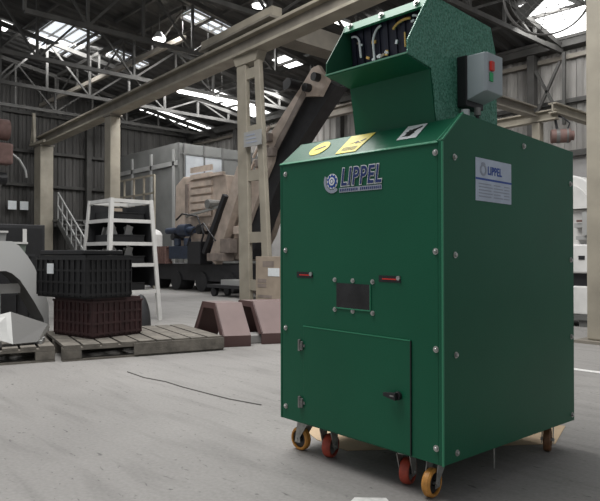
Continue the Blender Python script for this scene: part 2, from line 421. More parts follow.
# ------------------------------------------------------------------ grey cabin with bright panes
t = thing('grey_cabin', (-19.4, 11, 0), 'grey sheet clad cabin with two bright panes in far corner', 'cabin')
MB().box((-21.7, 9.22, 0), (-17.0, 12.55, 4.7)).build('body', offgrey, t)
for y0 in (9.5, 10.25, 11.05): 
    f = MB().box((-17.0, y0, 2.82), (-16.96, y0+.7, 4.3)).build('window_pane', partpane if y0 < 11 else offgrey, t)
b = MB()
for y in (9.22, 9.42, 10.22, 10.98, 11.8): b.box((-16.98, y-.02, 0), (-16.93, y+.03, 4.7))
for z in (1.4, 2.75, 4.33): b.box((-16.98, 9.24, z), (-16.94, 12.5, z+.04))
b.build('frame_bars', mgrey, t)
b = MB()
for x in (-21.4, -20.2, -18.8, -17.3): b.box((x, 9.17, 0), (x+.12, 9.22, 4.5))
b.box((-21.7, 9.17, 3.95), (-17.0, 9.22, 4.1)).build('post_bars', lgrey, t)
MB().box((-19.9, 9.10, 2.2), (-19.2, 9.22, 2.8)).build('vent_box', black, t)

# small signs on the end wall
for i, y in enumerate((5.35, 5.75)):
    s = MB().box((-21.76, y, 2.55), (-21.73, y+.28, 2.85)).build('wall_sign', wstick)
    tag(s, ('small white square sign on far end wall, left one' , 'small white square sign on far end wall, right one')[i], 'sign', 'end wall signs')

# ------------------------------------------------------------------ stairs beyond the rack
t = thing('steel_staircase', (-18.8, 6.9, 0), 'grey steel staircase with handrails behind the white rack', 'staircase')
b = MB()
for i in range(12):
    f = i/11; b.box((-20.4+2.6*f, 6.6, 2.15-1.95*f), (-20.15+2.6*f, 7.4, 2.19-1.95*f))
b.build('tread', mgrey, t)
MB().beam((-20.4,6.58,2.1),(-17.7,6.58,.05),.06,.2).beam((-20.4,7.42,2.1),(-17.7,7.42,.05),.06,.2).build('stringer', mgrey, t)
b = MB()
for dz in (.95, .5): b.beam((-20.4,6.56,2.15+dz),(-17.75,6.56,.2+dz),.045)
for i in range(8):
    f = i/7; b.beam((-20.4+2.65*f,6.56,2.15-1.95*f),(-20.4+2.65*f,6.56,3.1-1.95*f),.035)
b.build('handrail', lgrey, t)
MB().box((-21.7, 6.55, 2.12), (-20.3, 7.5, 2.2)).build('landing', mgrey, t)
t = thing('platform_guardrail', (-17.2, 7.2, 0), 'beige guardrail of a raised platform above white rack', 'guardrail')
b = MB()
for x in (-17.6,-17.0,-16.4,-15.8,-15.2,-14.6): b.beam((x,7.0,0 if x in (-17.6,-14.6) else 2.2),(x,7.0,3.2),.05)
for z in (2.2,2.7,3.2): b.beam((-17.6,7.0,z),(-14.6,7.0,z),.05)
b.build('rail', beige, t)

# ------------------------------------------------------------------ crushing plant with conveyor
t = thing('mobile_crushing_plant', (-13.2, 8.2, 0), 'dusty beige mobile crushing plant on dark chassis behind the columns', 'crusher')
MB().prism([(x,7.5,z) for x, z in [(-14.3,2.9),(-13.9,3.12),(-11.9,3.0),(-11.78,2.5),(-11.36,2.3),(-11.78,1.46),(-12.35,.8),(-13.4,.8),(-14.0,1.35),(-14.5,1.1),(-15.1,.8)][:8]+[(-14.1,1.2),(-14.35,1.4)]], (0,1.6,0)).build('hopper_body', crush, t, bevel=.02)
b = MB()
for i in range(7): b.box((-13.45, 7.44, 1.98+i*.2), (-12.45, 7.5, 2.12+i*.2))
b.build('louver', crush, t)
MB().box((-13.75, 7.46, 2.0), (-13.6, 7.5, 2.9)).build('slot', crushd, t)
MB().box((-15.85, 7.35, .28), (-11.0, 9.0, .72)).build('chassis', dgrey, t)
b = MB()
for i in range(8): b.box((-15.1+i*.12, 7.1, .72), (-15.04+i*.12, 7.3, 1.2))
b.box((-15.12, 7.14, .72), (-14.14, 7.3, .78)).box((-15.12, 7.14, 1.16), (-14.14, 7.3, 1.2)).build('radiator_grille', motorred, t)
MB().cyl((-14.3,7.25,1.62),(-12.9,7.25,1.62),.09,n=14).cyl((-13.6,7.25,1.62),(-13.2,7.25,1.62),.17,n=14).build('drive_shaft', bluem, t, smooth=True)
MB().box((-14.0, 7.1, .85), (-12.75, 7.45, 1.2)).cyl((-13.7,7.2,1.2),(-13.7,7.2,1.4),.1).cyl((-13.2,7.2,1.2),(-13.2,7.2,1.4),.1).build('engine_block', bluem, t, bevel=.02)
MB().box((-12.9, 7.0, .72), (-12.3, 7.4, 1.3)).build('control_box', black, t, bevel=.02)
MB().beam((-12.15,7.05,1.0),(-11.25,7.05,2.4),.12).build('hydraulic_cylinder', black, t)
MB().beam((-11.6,7.25,2.2),(-11.0,7.25,2.5),.09).beam((-13.4,7.3,2.0),(-11.6,7.3,2.2),.06).build('push_rod', steel, t)
MB().beam((-11.9,7.2,.8),(-10.7,7.2,3.0),.2,.34).build('lower_arm', crush, t)
for i in range(4):
    c = (-15.2+i*1.25, 7.3, .26); MB().cyl(c, (c[0], 7.75, .26), .26, n=18).build('track_roller', dgrey, t)
for i in range(3):
    x = -11.9+i*.35; MB().box((x+.1, 7.15, .85+i*.3), (x+.32, 7.4, 1.05+i*.3)).build('bracket_block', crush, t, bevel=.02)
b = MB(); b.box((-13.3,7.46,1.30),(-11.75,7.5,1.42)).box((-11.95,7.42,1.5),(-11.8,7.5,2.5)).box((-13.3,7.42,3.0),(-11.9,7.5,3.08)); b.build('stiffener', crush, t)
for i,(x,z,r) in enumerate(((-12.6,1.62,.13),(-12.25,1.66,.1),(-12.0,1.2,.12),(-13.9,1.45,.09),(-11.6,1.9,.1),(-12.2,2.25,.12))): MB().cyl((x,7.15,z),(x,7.5,z),r,n=12).build('gearbox' if r>.11 else 'pulley', (dgrey,crushd,bluem,dgrey,crush,castm)[i], t)
MB().tube([(-13.6,7.1,1.9),(-13.3,7.1,2.05),(-12.5,7.05,1.95),(-12.2,7.05,1.5),(-12.4,7.05,1.1)],.025).tube([(-12.9,7.0,1.2),(-12.6,6.98,1.6),(-12.1,6.98,1.75),(-11.6,7.0,1.3)],.02).build('hose', black, t)
MB().box((-15.9,7.28,.72),(-14.2,7.35,.8)).build('side_rail', crush, t)
MB().box((-12.0,7.0,.8),(-11.3,7.35,1.0)).box((-11.5,7.05,1.0),(-11.1,7.3,1.35)).build('valve_block', crushd, t, bevel=.02)
t = thing('inclined_conveyor', (-10, 7.6, 0), 'long inclined conveyor with beige side girder and dark belt', 'conveyor')
MB().prism([(x,7.4,z) for x, z in [(-11.6,1.0),(-11.3,.85),(-10.3,2.55),(-9.92,3.1),(-9.78,3.55),(-8.95,4.43),(-8.33,4.32),(-8.09,4.61),(-8.39,4.99),(-8.58,4.97),(-8.86,4.7),(-10.35,3.45),(-10.5,3.1)]], (0,.1,0)).build('side_girder', crush, t)
MB().prism([(x,7.52,z) for x, z in [(-11.35,.9),(-10.9,.85),(-9.6,3.0),(-8.5,4.02),(-7.98,4.5),(-8.3,4.7),(-9.1,4.6),(-10.3,3.2)]], (0,.35,0)).build('belt_trough', dgrey, t)
MB().prism([(x,7.38,z) for x, z in [(-9.9,3.35),(-9.75,3.3),(-8.75,4.42),(-8.85,4.55)]], (0,.02,0)).build('rib', crushd, t)
for x, z in ((-8.38,4.72),(-8.66,4.55)): MB().cyl((x,7.25,z),(x,7.4,z),.09,n=14).build('bearing', black, t)
MB().cyl((-9.05,7.1,4.68),(-9.05,7.4,4.68),.12,n=14).box((-9.3,7.2,4.6),(-9.0,7.4,4.8)).build('drive_motor', black, t)
b = MB()
for x, z in ((-10.25,3.3),(-10.1,3.55),(-9.95,3.2),(-10.4,3.0)): b.box((x,7.25,z),(x+.22,7.4,z+.2)); b.build('clamp', crushd, t, bevel=.02); b = MB()
MB().beam((-10.5,7.3,3.25),(-9.9,7.3,3.9),.05).beam((-11.3,7.35,1.9),(-10.5,7.35,3.2),.05).build('stay_rod', crush, t)
MB().beam((-11.2,7.9,.03),(-10.2,7.9,2.7),.15).beam((-9.7,8.2,.03),(-10.0,8.2,2.9),.12).build('support_leg', crushd, t)

# shelves of dark goods right of the latticed column, seen between column and grinder
t = thing('storage_rack', (-7.9, 9.4, 0), 'dark storage rack with beige shelf beams behind the cardboard box', 'rack')
b = MB()
for x in (-9.9, -8.3, -6.7):
    for y in (9.0, 9.9): b.box((x-.05,y-.05,0),(x+.05,y+.05,3.1))
b.build('upright', mgrey, t)
for z in (.5, 1.2, 2.0, 2.65): MB().box((-9.95, 8.95, z), (-6.65, 9.95, z+.08)).build('shelf', crush, t)
for i, (x, z, w, h, m, lb) in enumerate(((-9.3,1.28,.9,.55,dgrey,'black machine part box on rack middle shelf'),(-8.2,1.28,.7,.45,crushd,'brown box on rack middle shelf'),(-9.2,.58,1.2,.5,dgrey,'long black box on lowest rack shelf'),
        (-8.25,2.08,.8,.45,dgrey,'black box on upper rack shelf'),(-7.6,.58,.6,.45,mgrey,'grey box on lowest rack shelf'),(-9.4,2.08,.5,.42,white,'small white box on upper rack shelf'))):
    tag(MB().box((x, 9.15, z), (x+w, 9.8, z+h)).build('storage_box', m, bevel=.02), lb, 'box', 'boxes on the far rack')

# cardboard box on a pallet by the column
t = thing('cardboard_box', (-7.3, 5.3, .12), 'tall pale cardboard box with dark print beside latticed column', 'box')
B0 = MB().box((-7.50, 5.02, .12), (-6.7, 5.38, .92)).build('carton', cardb, t, bevel=.008)
b = MB()
for x0, x1, z0, z1 in ((-7.44,-7.2,.46,.53),(-7.44,-7.2,.38,.44),(-7.44,-7.05,.2,.25),(-7.3,-7.0,.74,.84)): MB().box((x0,5.014,z0),(x1,5.02,z1)).build('print_mark', crushd, t)
MB().box((-7.15, 5.013, .58), (-6.85, 5.02, .72)).build('paper_label', wstick, t)
t = thing('low_pallet', (-7.1, 5.2, 0), 'low dark pallet under the tall cardboard box', 'pallet')
b = MB(); b.box((-7.55,4.98,.08),(-6.65,5.395,.12))
for x in (-7.52,-7.15,-6.79): b.box((x,4.99,0),(x+.12,5.385,.08))
b.build('deck', wood, t)
t = thing('flat_trolley', (-10.4, 6.9, 0), 'low dark trolley with pale flat sheets left of latticed column', 'trolley')
MB().box((-11.1, 6.4, .2), (-9.4, 6.95, .27)).build('deck', dgrey, t)
for x in (-10.9, -9.7): MB().cyl((x,6.45,.1),(x,6.53,.1),.1,n=14).box((x-.03,6.44,.1),(x+.03,6.52,.2)).build('wheel', black, t)
for x in (-10.9, -9.7): MB().cyl((x,6.82,.1),(x,6.9,.1),.1,n=14).box((x-.03,6.83,.1),(x+.03,6.9,.2)).build('wheel', black, t)
tag(MB().prism([(-10.6,6.45,.272),(-9.5,6.45,.272),(-9.6,6.9,.272),(-10.4,6.9,.272)],(0,0,.12)).build('pale_sheet_stack', lgrey), 'pale flat sheet stack lying on the low trolley', 'sheet stack')

# ------------------------------------------------------------------ bent maroon troughs on the floor
def trough(dx, dy, L, lb):
    e = V((.105, .225, 0)).normalized()*L; o = V((dx, dy, 0))
    t = thing('bent_steel_trough', (-4.3+dx, 1.95+dy, 0), lb, 'steel trough', 'maroon bent steel troughs')
    P = [V(p)+o for p in ((-3.93,1.79,0),(-3.91,1.775,.115),(-4.21,1.88,.43),(-4.52,1.93,.43),(-4.85,2.0,.0))]
    def sheet(i, nm, m, th=.02):
        a, b_ = P[i], P[i+1]; n = (b_-a).cross(e).normalized()*th
        MB().prism([a, b_, b_+e, a+e], n).build(nm, m, t)
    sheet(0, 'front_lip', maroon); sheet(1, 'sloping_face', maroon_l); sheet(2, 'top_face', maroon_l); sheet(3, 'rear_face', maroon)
    # end flange seen as a rim
    b = MB(); w = [(p - V((-4.35, 1.9, .12))-o)*.80 + V((-4.35, 1.9, .12))+o for p in P[1:]]; w[-1].z = P[4].z; w[0].z = .1
    b.strip(P[1:], w, e.normalized()*.015); b.build('end_rim', maroon, t)
trough(0, 0, .29, 'maroon bent steel trough nearest the pallet')
trough(.09, .43, .55, 'maroon bent steel trough partly behind the green machine')
tag(MB().prism([(-4.0,2.02,0),(-3.9,2.3,0),(-4.1,2.42,0),(-4.3,2.2,0)],(0,0,.09)).build('pale_block', masonry, bevel=.01), 'small pale block on floor between the maroon troughs', 'block')

# ------------------------------------------------------------------ pallets, crates
def pallet(o, u, v, L, W, lb):
    """near corner o; u along the near long side, v away from it"""
    o = V(o); u = V(u).normalized(); v = V(v).normalized(); M = Matrix(((u.x,v.x,0,o.x),(u.y,v.y,0,o.y),(0,0,1,0),(0,0,0,1)))
    t = thing('wooden_pallet', o + u*L/2 + v*W/2, lb, 'pallet', 'weathered wooden pallets')
    for i in range(9):
        x = L*i/9; b = MB(); b.box((x+.008, 0, .117), (x+L/9-.012-random.random()*.012, W, .14), M); b.build('deck_board', wood, t)
    for y in (0, W/2-.05, W-.1):
        MB().box((0, y, .095), (L, y+.1, .116), M).build('stringer_board', wood, t)
        for x in (0, L/2-.08, L-.16): MB().box((x, y, .018), (x+.16, y+.1, .094), M).build('block', wood, t, bevel=.004)
        MB().box((0, y, 0), (L, y+.1, .017), M).build('bottom_board', wood, t)
    return t, M
p1, M1 = pallet((-4.13,.23,0), (.234,.972,0), (-.972,.234,0), 1.5, 1.25, 'weathered wooden pallet carrying the stacked maroon and black crates')
# its solid side board
MB().box((.62, -.022, .02), (1.5, -.002, .125), M1).build('side_plank', wood, p1)
p2, M2 = pallet((-4.2,.19,0), (-.25,-.968,0), (-.968,.25,0), 1.3, 1.1, 'weathered wooden pallet at left edge under the bent white sheet')

def crate(lo, hi, z0, m, label, rz_=0, rim=.03, ribs=9):
    (x0, y0), (x1, y1) = lo, hi; h = hi and None
    c = V(((x0+x1)/2, (y0+y1)/2, z0)); X = (x1-x0)/2; Y = (y1-y0)/2; H = label[1]
    t = thing('plastic_crate', c, label[0], 'crate', label[2])
    R = Matrix.Translation(c) @ Matrix.Rotation(rz_, 4, 'Z')
    b = MB(); w = .012
    b.box((-X,-Y,0),(X,Y,.015),R).box((-X,-Y,.0),(X,-Y+w,H),R).box((-X,Y-w,0),(X,Y,H),R).box((-X,-Y,0),(-X+w,Y,H),R).box((X-w,-Y,0),(X,Y,H),R)
    b.build('body', m, t)
    b = MB()
    for z in (H-.045, H*.62, H*.34, .03):
        k = .018 if z > H-.05 else .01
        b.box((-X-k,-Y-k,z),(X+k,-Y,z+.02),R).box((-X-k,Y,z),(X+k,Y+k,z+.02),R).box((-X-k,-Y,z),(-X,Y,z+.02),R).box((X,-Y,z),(X+k,Y,z+.02),R)
    b.build('rim_band', m, t)
    b = MB()
    for i in range(ribs+1):
        x = -X + 2*X*i/ribs; y = -Y + 2*Y*i/ribs
        b.box((x-.006,-Y-.012,.02),(x+.006,-Y,H-.04),R).box((X,y-.006,.02),(X+.012,y+.006,H-.04),R)
    b.build('rib', m, t)
    return t, R, X, Y
mc, _, _, _ = crate((-5.08,.56),(-4.44,1.12), .141, crate_m, ('maroon plastic crate on pallet under the black crate', .38, 'stacked plastic crates'), .17)
bc, R, X, Y = crate((-5.20,.45),(-4.36,.95), .523, crate_b, ('wide black plastic crate stacked on the maroon crate', .41, 'stacked plastic crates'), .17)
MB().box((-X*.5,-Y-.024,.23),(-X*.25,-Y-.014,.33),R).build('paper_label', wstick, bc)
tag(MB().box((-X*.97,-Y*.93,.411),(X*.8,Y*.9,.46),R).build('black_tray', crate_b, bevel=.01), 'flat black tray lying on the black crate', 'tray')

# dark cabinet behind
t = thing('dark_cabinet', (-7.4,.1,0), 'tall black cabinet behind curved grey sheet at left', 'cabinet')
MB().box((-8.0,-1.2,.05),(-7.0,1.14,1.33)).build('carcass', dgrey, t, bevel=.01)
MB().box((-7.0,.55,.1),(-6.98,1.1,1.28)).build('door_panel', crate_b, t)
MB().box((-7.0,-.4,.1),(-6.98,.5,1.28)).build('door_panel', crate_b, t)
MB().box((-6.98,.85,1.08),(-6.972,.90,1.27)).build('handle_strip', white, t, label='upright white strip')
b = MB()
for y in (-1.1, 1.0):
    for x in (-7.95, -7.1): b.box((x, y, 0), (x+.06, y+.06, .05))
b.build('foot', dgrey, t)

# curved grey sheet hood, standing behind the left pallet's goods
t = thing('curved_sheet_hood', (-5.2,0,0), 'large curved light grey sheet metal hood standing behind the left pallet', 'sheet metal hood')
outer = [(-.85,.3),(-.7,.62),(-.48,.84),(-.25,1.0),(.02,1.08),(.2,1.075),(.27,1.03),(.35,.93),(.42,.82),(.50,.63),(.57,.42),(.58,.0)]
inner = [(-.78,.2),(-.6,.42),(-.42,.58),(-.2,.71),(.0,.77),(.14,.775),(.2,.75),(.28,.68),(.35,.57),(.43,.44),(.52,.27),(.56,.0)]
MB().strip([(-5.36,y,z) for y,z in outer], [(-5.36,y,z) for y,z in inner], (-.012,0,0)).build('side_plate', mat('pale_hood_paint', (.5,.5,.49), .5), t)
a = [(y,z) for y,z in inner]; b = MB()
for i in range(len(a)-1):
    (y0,z0),(y1,z1) = a[i],a[i+1]; b.prism([(-5.372,y0,z0),(-5.372,y1,z1),(-5.372,y1+.008,z1+.012),(-5.372,y0+.008,z0+.012)], (-.36,0,0))
b.build('inner_band', mgrey, t)
MB().box((-5.55,-.45,.54),(-5.5,.33,.64)).build('cross_bar', white, t, label='pale horizontal bar')
MB().box((-5.54,.1,.0),(-5.51,.14,.54)).build('strut', lgrey, t)

# small bins standing behind/on top
def bin_(c, X, Y, H, m, lb):
    t = thing('small_bin', c, lb, 'bin', 'small open bins'); c = V(c); k = 1.18; T = .012
    for s in (-1, 1):
        pass
    b = MB(); b.box((c.x-X,c.y-Y,c.z),(c.x+X,c.y+Y,c.z+.01))
    lo = [(-X,-Y),(X,-Y),(X,Y),(-X,Y)]
    for i in range(4):
        p, q = lo[i], lo[(i+1)%4]
        A_ = [V((c.x+p[0],c.y+p[1],c.z)), V((c.x+q[0],c.y+q[1],c.z)), V((c.x+q[0]*k,c.y+q[1]*k,c.z+H)), V((c.x+p[0]*k,c.y+p[1]*k,c.z+H))]
        n = (A_[1]-A_[0]).cross(A_[3]-A_[0]).normalized()*(-T); b.prism(A_, n)
    b.build('tub', m, t)
    b = MB()
    for i in range(4):
        p, q = lo[i], lo[(i+1)%4]
        b.beam((c.x+p[0]*k*1.03,c.y+p[1]*k*1.03,c.z+H),(c.x+q[0]*k*1.03,c.y+q[1]*k*1.03,c.z+H),.022)
    b.build('rim', white, t)
t = thing('steel_stand', (-6.05,0,0), 'dark steel stand behind curved hood carrying small bins', 'stand')
MB().box((-6.35,-.6,.92),(-5.9,.62,.95)).build('top', dgrey, t)
for x in (-6.33,-5.95):
    for y in (-.58,.56): MB().box((x,y,0),(x+.04,y+.04,.92)).build('leg', dgrey, t)
MB().box((-6.34,-.58,.5),(-5.91,.6,.53)).build('lower_shelf', dgrey, t)
bin_((-6.08,.2,.951), .12, .11, .24, lgrey, 'pale grey open bin, taller, at the left edge')
bin_((-6.05,.46,.951), .08, .075, .12, mat('pale_green_plastic', (.2,.24,.2), .6), 'small greenish bin beside the taller grey bin')

# folded white sheet on the left pallet
t = thing('folded_white_sheet', (-4.45,-.05,.141), 'folded dusty white sheet metal tray on left pallet', 'sheet metal tray')
def quad(ps, nm, m, th=.006): 
    P = [V(p) for p in ps]; n = (P[1]-P[0]).cross(P[2]-P[0]).normalized()*th; return MB().prism(P, n).build(nm, m, t)
quad([(-4.40,-.10,.155),(-4.38,.10,.16),(-4.50,.24,.30),(-4.62,-.05,.42)], 'main_panel', mat('dusty_white_sheet', (.115,.112,.107), .7))
quad([(-4.40,-.10,.155),(-4.62,-.05,.42),(-4.6,-.16,.40),(-4.42,-.32,.24)], 'side_flange', lgrey)
quad([(-4.38,.10,.16),(-4.50,.24,.30),(-4.55,.28,.27),(-4.44,.14,.15)], 'end_flange', white)
MB().beam((-4.46,-.0,.235),(-4.5,.06,.285),.008).beam((-4.5,.06,.285),(-4.545,-.02,.335),.008).build('fold_mark', mgrey, t)
t = thing('grey_sheet_scrap', (-4.55,.2,.141), 'flat grey sheet scrap lying beside folded white sheet', 'sheet scrap')
MB().prism([(-4.5,.08,.142),(-4.35,.13,.142),(-4.62,.26,.142),(-4.9,.12,.142)],(0,0,.03)).build('sheet', lgrey, t)
t = thing('grey_sheet_scrap', (-4.6,-.5,.141), 'flat grey sheet scrap at the left frame edge', 'sheet scrap')
MB().prism([(-4.35,-.5,.142),(-4.38,-.2,.142),(-4.7,-.3,.142),(-4.8,-.9,.142)],(0,0,.05)).build('sheet', mgrey, t)

# things under/behind between hood and crates
tag(MB().box((-6.9,-.9,0),(-6.45,.30,.42)).build('dark_steel_block', dgrey, bevel=.02), 'dark steel block on floor behind the curved hood', 'block')

# ------------------------------------------------------------------ white rack with bins
t = thing('shelving_rack', (-7.25, 2.3, 0), 'white splayed shelving rack with black bins behind crates', 'rack')
top = [(-6.87,2.0),(-6.87,2.6),(-7.56,2.6),(-7.56,2.0)]; bot = [(-6.80,1.90),(-6.80,2.71),(-7.72,2.71),(-7.72,1.90)]
def corner(i, z): f = z/1.7; return V((bot[i][0]+(top[i][0]-bot[i][0])*f, bot[i][1]+(top[i][1]-bot[i][1])*f, z))
for i in range(4): MB().beam(corner(i,0), corner(i,1.73), .055).build('post', white, t)
LV = (1.70, 1.42, 1.10, .80, .42)
for z in LV:
    b = MB()
    for i in range(4): b.beam(corner(i,z), corner((i+1)%4,z), .035, .05)
    b.build('shelf_frame', white, t)
    if z < 1.6:
        c = [corner(i,z) for i in range(4)]; MB().prism(c, (0,0,.006)).build('shelf_panel', mgrey, t)
MB().prism([corner(2,.5)+V((.03,0,0)),corner(3,.5)+V((.03,0,0)),corner(3,1.66)+V((.03,0,0)),corner(2,1.66)+V((.03,0,0))],(.006,0,0)).prism([corner(1,.5)-V((0,.03,0)),corner(2,.5)-V((0,.03,0)),corner(2,1.66)-V((0,.03,0)),corner(1,1.66)-V((0,.03,0))],(0,-.006,0)).build('back_mesh', dgrey, t)
for z, nm in ((1.43,'top'),(1.11,'upper'),(.81,'middle'),(.43,'lower')):
    tt = thing('open_bin', (-7.25,2.3,z), 'shallow black bin on the %s shelf of white rack' % nm, 'bin', 'black bins on the white rack')
    b = MB(); x0,x1,y0,y1 = -7.50,-6.93,2.05,2.54
    b.box((x0,y0,z),(x1,y1,z+.01)).box((x0,y0,z),(x1,y0+.01,z+.12)).box((x0,y1-.01,z),(x1,y1,z+.12)).box((x0,y0,z),(x0+.01,y1,z+.12)).box((x1-.01,y0,z),(x1,y1,z+.12))
    b.build('tub', crate_b, tt)
    MB().box((x1,y0,z+.105),(x1+.012,y1,z+.12)).build('lip', crate_b, tt)
k = 0
nms = ['leaning in the left of','leaning at the middle of','leaning at the right of']
for z, nm in ((1.11,'upper'),(.81,'middle')):
    for j, y in enumerate((2.15,2.30,2.42)):
        s = MB(); a = .35 if j != 1 else -.3
        M = Matrix.Translation((-7.02-.03*j, y, z+.012)) @ Matrix.Rotation(a, 4, 'X')
        s.box((-.02,-.05,0),(.0,.05,.25),M)
        tag(s.build('pale_offcut', (white, white2)[j % 2]), 'pale offcut %s the %s rack bin' % (nms[j], nm), 'offcut', 'pale offcuts in the rack bins')
    for j, x in enumerate((-7.42,-7.28,-7.15)):
        s = MB(); M = Matrix.Translation((x, 2.12, z+.012)) @ Matrix.Rotation(.45, 4, 'Y'); s.box((-.016,-.03,0),(.016,.03,.24),M)
        tag(s.build('thin_white_bar', white), 'thin white bar slanting in the %s rack bin, %s' % (nm, ('farthest left','middle one','nearest the corner post')[j]), 'bar', 'thin white bars in the rack bins')
tag(MB().box((-7.3,2.2,1.45),(-7.25,2.35,1.62)).build('pale_card', cardb), 'small pale card in the top rack bin', 'card')
# white machine far behind rack (pale tank and pipes)
t = thing('pale_tank', (-16.3,8.3,0), 'pale bluish tank with pipes between rack and crusher', 'tank')
MB().cyl((-16.9,8.1,0),(-16.9,8.1,1.6),.42,n=24).dome((-16.9,8.1,1.6),(0,0,1),.42,.22,24).build('vessel', white2, t, smooth=True)
b = MB()
for i in range(5): b.cyl((-17.7+i*.35,7.8,0),(-17.7+i*.35,7.8,2.4),.035,n=8)
b.beam((-17.8,7.8,2.2),(-16.2,7.8,2.2),.08).beam((-17.8,7.8,1.7),(-16.2,7.8,1.7),.06).build('pipe', pale_lav, t)

# black round bag behind maroon crate
t = MB(); 
for k in range(1): t.dome((-6.0,1.98,0),(0,0,1),.13,.44,16,6)
tag(t.build('black_sack', dgrey, smooth=True), 'black rounded sack on floor right of maroon crate', 'sack')

# ------------------------------------------------------------------ hanging hoist at upper left
t = thing('electric_hoist', (-16, 3.2, 4.6), 'faded red brown electric hoist hanging at left edge', 'hoist')
MB().cyl((-16,2.8,4.2),(-16,3.52,4.2),.27,n=20).build('motor_drum', motorred, t, smooth=True)
MB().box((-16.25,2.7,3.3),(-15.85,3.62,3.85)).build('gear_case', motorred, t, bevel=.06)
MB().box((-16.05,3.1,4.45),(-15.95,3.3,7.45)).build('suspension_bar', mgrey, t)
MB().box((-16.1,2.9,3.85),(-15.95,3.3,4.0)).build('frame', black, t)
MB().tube([(-15.95,3.6,3.6),(-15.95,3.8,3.45),(-15.95,3.95,3.2),(-15.95,3.98,3.0)], .03).build('cable', lgrey, t)
MB().cyl((-16.1,3.0,2.95),(-16.1,3.5,2.95),.16,n=16).build('hook_block', black, t)
MB().cyl((-16.1,3.25,3.1),(-16.1,3.25,3.3),.03).build('hook_shank', black, t)

# ------------------------------------------------------------------ right side: hoist frame, motor, fan, white machine
t = thing('monorail_frame', (-3.2,7.3,0), 'beige steel monorail frame on a post behind the green machine', 'steel frame')
def ibeam(p0, p1, w, h, nm, m):
    p0, p1 = V(p0), V(p1); b = MB(); b.beam(p0, p1, .02, h)
    for s in (-1, 1): b.beam(p0+V((0,0,s*h/2)), p1+V((0,0,s*h/2)), w, .02)
    b.build(nm, m, t)
ibeam((-4.6,7.0,2.97),(-2.95,7.0,2.99),.13,.13,'cross_beam', beige)
ibeam((-3.28,5.6,3.06),(-3.28,6.92,3.06),.13,.13,'side_beam', beige2)
ibeam((-2.98,6.9,3.07),(-2.98,9.3,3.07),.12,.13,'rear_beam', beige)
MB().box((-3.32,6.95,0),(-3.20,7.07,2.9)).build('post', beige, t)
MB().box((-4.62,6.95,0),(-4.50,7.07,2.9)).build('post', beige, t)
MB().box((-3.05,9.2,0),(-2.92,9.33,3.0)).build('post', beige, t)
MB().box((-3.33,5.55,0),(-3.21,5.67,2.98)).build('post', beige2, t)
t = thing('hoist_motor', (-2.87,7.05,2.65), 'faded red brown round hoist motor hanging under beige frame', 'hoist motor')
MB().cyl((-3.06,7.02,2.68),(-2.84,7.16,2.68),.10,n=20).cyl((-2.84,7.16,2.68),(-2.80,7.19,2.68),.07,n=20).build('motor_body', motorred, t, smooth=True)
MB().cyl((-3.0,7.058,2.68),(-2.96,7.084,2.68),.108,n=20).cyl((-2.88,7.135,2.68),(-2.86,7.147,2.68),.106,n=20).build('band', mgrey, t)
MB().tube([(-2.99,7.02,2.99),(-3.0,7.04,2.9),(-2.98,7.05,2.78)], .02).tube([(-2.98,7.1,2.98),(-2.9,7.12,2.93),(-2.84,7.15,2.86),(-2.86,7.13,2.78)], .012).build('hook', black, t)
tag(MB().box((-2.9,8.0,2.42),(-1.9,8.12,2.52)).box((-2.05,8.0,0),(-1.93,8.12,2.42)).box((-2.9,8.0,0),(-2.8,8.12,2.42)).build('grey_bench_frame', mgrey), 'grey steel frame below the hoist motor', 'steel frame')

t = thing('wall_fan', (-2.0,4.9,4.05), 'large round wire guarded fan mounted high on right column', 'fan')
Cf = V((-1.96,4.75,3.86)); ax = V((.55,-.8,-.25)).normalized(); fa = ax.orthogonal().normalized(); fb = ax.cross(fa)
def circ(r, off, tr): 
    pts = [Cf + ax*off + (fa*math.cos(2*math.pi*i/40)+fb*math.sin(2*math.pi*i/40))*r for i in range(41)]; return pts
b = MB()
for r, off, tr in ((.47,0,.010),(.47,-.1,.008),(.42,.05,.004),(.37,.08,.004),(.32,.10,.004),(.26,.12,.004),(.2,.13,.004),(.11,.14,.007)): b.tube(circ(r, off, tr), tr, 5)
for i in range(10):
    a = 2*math.pi*i/10; d = fa*math.cos(a)+fb*math.sin(a); b.tube([Cf+ax*.14+d*.1, Cf+ax*.12+d*.28, Cf+ax*.06+d*.40, Cf+d*.47, Cf-ax*.1+d*.47], .004, 5)
b.build('wire_guard', wirem, t)
MB().cyl(Cf-ax*.16, Cf+ax*.02, .09, n=18).build('motor', black, t, smooth=True)
for i in range(3):
    a = 2*math.pi*i/3; d = fa*math.cos(a)+fb*math.sin(a); e = ax.cross(d)
    MB().prism([Cf+d*.07-e*.04+ax*.0, Cf+d*.38-e*.11+ax*.03, Cf+d*.41+e*.04-ax*.03, Cf+d*.07+e*.05-ax*.03], ax*.006).build('blade', mgrey, t)
MB().beam(Cf-ax*.16, (-1.62,5.02,4.1), .05).build('arm', mgrey, t)

